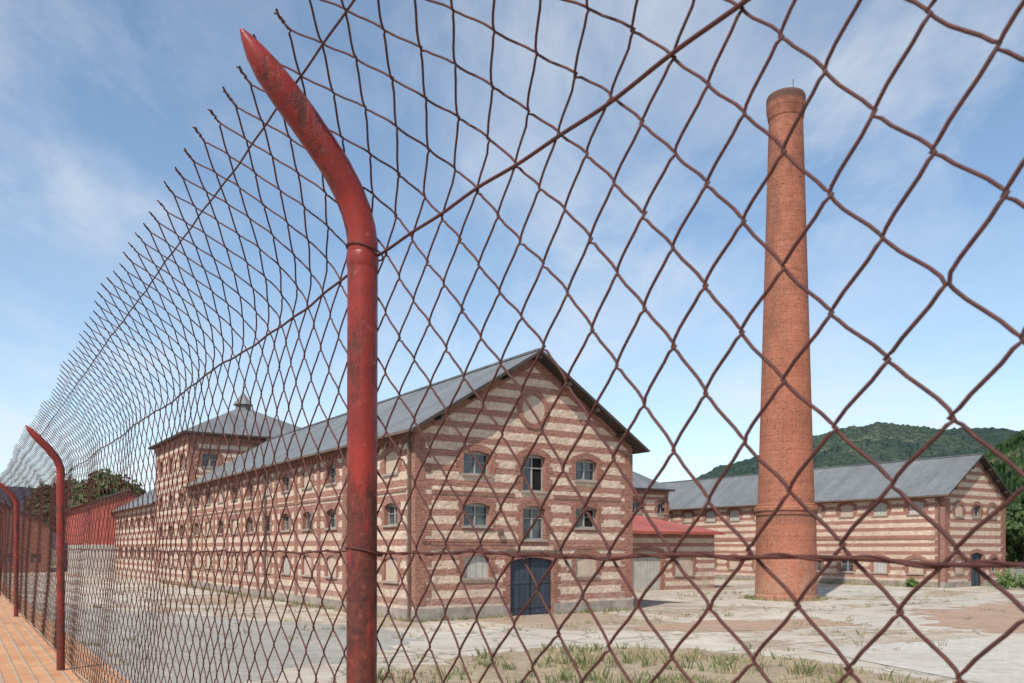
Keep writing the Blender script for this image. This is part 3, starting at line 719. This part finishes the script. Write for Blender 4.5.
def post(s,lean):
    E=empty('fence_post'); 
    ctrl=[(0,0),(0,.3),(0,.7),(0,1.0),(0,1.05),(0,1.075),(.003,1.095),(.010,1.118),(.022,1.143),(.038,1.168),(.058,1.192),(.083,1.220),(.108,1.246),(.130,1.268),(.146,1.284),(.158,1.297),(.164,1.303)]
    r=[.0205]*12+[.0200,.0182,.0135,.007,.002]
    c=np.array(ctrl); base=P1n+s*fdn
    sh=np.zeros(len(c)); sh[-4:]=[.001,.003,.006,.008]
    p=base[None]+c[:,0:1]*fnn+np.stack([0*c[:,1],0*c[:,1],ZB+c[:,1]+sh],-1)+ (c[:,1:2]*lean)*fdn
    V,F=tube([p],np.array(r),28,Nref=fdn)
    mesh_np('tube',V,F,redpaint,E)
    zc=np.array([1.040,1.044,1.050,1.056,1.060]); rc=[.0206,.0215,.0218,.0215,.0206]
    p=base[None]+np.stack([0*zc,0*zc,ZB+zc],-1)+ (zc[:,None]*lean)*fdn
    V,F=tube([p],np.array(rc),28,Nref=fdn); mesh_np('weld_seam',V,F,redpaint,E)
    t=np.linspace(0,2*math.pi,25)
    ps=[]
    for z in(.12,.655,1.064):
        ps.append(base[None]+(.0222*np.cos(t))[:,None]*fdn+(-.003+.0250*np.sin(t))[:,None]*fnn+np.stack([0*t,0*t,ZB+z+.006*np.sin(t)],-1)+z*lean*fdn)
    V,F=tube(ps,.0013,5,Nref=(0,0,1.)); mesh_np('tie_wires',V,F,rust,E)
for s,l in((-3.45,.0),(0,-.006),(4.06,.004),(8.3,0),(12.4,0),(16.5,0),(20.6,0)): post(s,l)

def mk_coping():
    m=M('brick_coping',.85); uv=m.tc('Object')
    c,f=brickcol(m,uv,(.54,.26,.12),(.43,.18,.08),(.36,.26,.18),.24,.07)
    n1=m.noise(uv,3,5,.7); c=m.mix(m.math('MULTIPLY',m.ramp(n1,.45,.7),.5),c,(.56,.36,.20)); 
    n2=m.noise(uv,11,5,.7); c=m.mix(m.math('MULTIPLY',m.ramp(n2,.5,.7),.5),c,(.24,.12,.07)); m.bump(f,.6,.01); return m.col(c)
cop=mk_coping()
RW=empty('brick_topped_retaining_wall',(P1.x,P1.y,0),math.atan2(fd.y,fd.x))
mb=MB()
loc_y=Vector((-fd.y,fd.x,0)); sgn=1 if loc_y.dot(fn)>0 else -1
box=lambda u,z,o:(u,sgn*o,z)
mb.box(box,-40,80,0,2.46,-.20,.40,concwall); mb.box(box,-40,80,2.46,2.54,-.24,.44,cop)
mb.build('wall_and_coping',RW)
ST=empty('raised_street',(P1.x,P1.y,0),math.atan2(fd.y,fd.x)); mb=MB()
mb.box(box,-40,80,0,1.6,.402,2.6,conc); mb.box(box,-40,80,0,1.48,2.602,14,asph); mb.build('pavement_and_road',ST)

# ============================================================ LIGHT / WORLD
sunh=Vector((-.45,-.893)).normalized(); el=math.radians(50)
sv=Vector((sunh.x*math.cos(el),sunh.y*math.cos(el),math.sin(el)))
sl=D.lights.new('sun','SUN'); sl.energy=5.0; sl.angle=math.radians(.5); sl.color=(1,.965,.915)
so=D.objects.new('sun',sl); so.rotation_euler=sv.to_track_quat('Z','Y').to_euler(); so.location=(0,0,60); scene.collection.objects.link(so)
w=D.worlds.new('World'); scene.world=w; w.use_nodes=True; t=w.node_tree; bg=t.nodes['Background']
class WN(M):
    def __init__(s): s.t=t; s._tc=None
x=WN()
sky=x.n('ShaderNodeTexSky',sky_type='NISHITA',sun_disc=False,sun_elevation=el,sun_rotation=math.atan2(sunh.x,sunh.y)%(2*math.pi),altitude=900,air_density=1.0,dust_density=.8,ozone_density=1.6)
g=x.tc('Generated'); sep=x.n('ShaderNodeSeparateXYZ',{'Vector':g})
den=x.math('ADD',x.math('MAXIMUM',sep.outputs[2],0.0),.16)
pv=x.n('ShaderNodeCombineXYZ',{'X':x.math('DIVIDE',sep.outputs[0],den),'Y':x.math('DIVIDE',sep.outputs[1],den),'Z':0.0}).outputs[0]
v1=x.mp(pv,(1.0,.7,1),(2.3,.7,0),(0,0,math.radians(60)))
n1=x.noise(v1,1.3,10,.60,dist=.35); n2=x.noise(x.mp(pv,(1.6,.8,1),(5,1,0),(0,0,math.radians(70))),2.2,10,.64,dist=.4); n3=x.noise(pv,.75,4,.5)
mask=x.math('MULTIPLY',x.ramp(n1,.43,.70),.8); mask=x.math('ADD',mask,x.math('MULTIPLY',x.ramp(n2,.48,.74),.6)); mask=x.math('MULTIPLY',mask,x.ramp(n3,.33,.56),clamp=True)
hz=x.math('MULTIPLY',x.ramp(sep.outputs[2],.34,.0),.36); mask=x.math('ADD',x.math('MULTIPLY',mask,.62),hz); mask=x.math('ADD',mask,.05,clamp=True)
c=x.mix(mask,x.mix(1,sky.outputs[0],(1.45,1.55,1.50),'MULTIPLY'),(6.9,7.3,7.7)); t.links.new(c,bg.inputs[0]); bg.inputs[1].default_value=.122

cam=D.cameras.new('camera'); co=D.objects.new('camera',cam); scene.collection.objects.link(co); scene.camera=co
co.location=(0,0,3.2); co.rotation_euler=(math.radians(90),0,0)
cam.sensor_width=36; cam.lens=840/1024*36; cam.shift_y=206.5/1024; cam.clip_start=.02; cam.clip_end=9000
cam.dof.use_dof=True; cam.dof.focus_distance=2.4; cam.dof.aperture_fstop=18
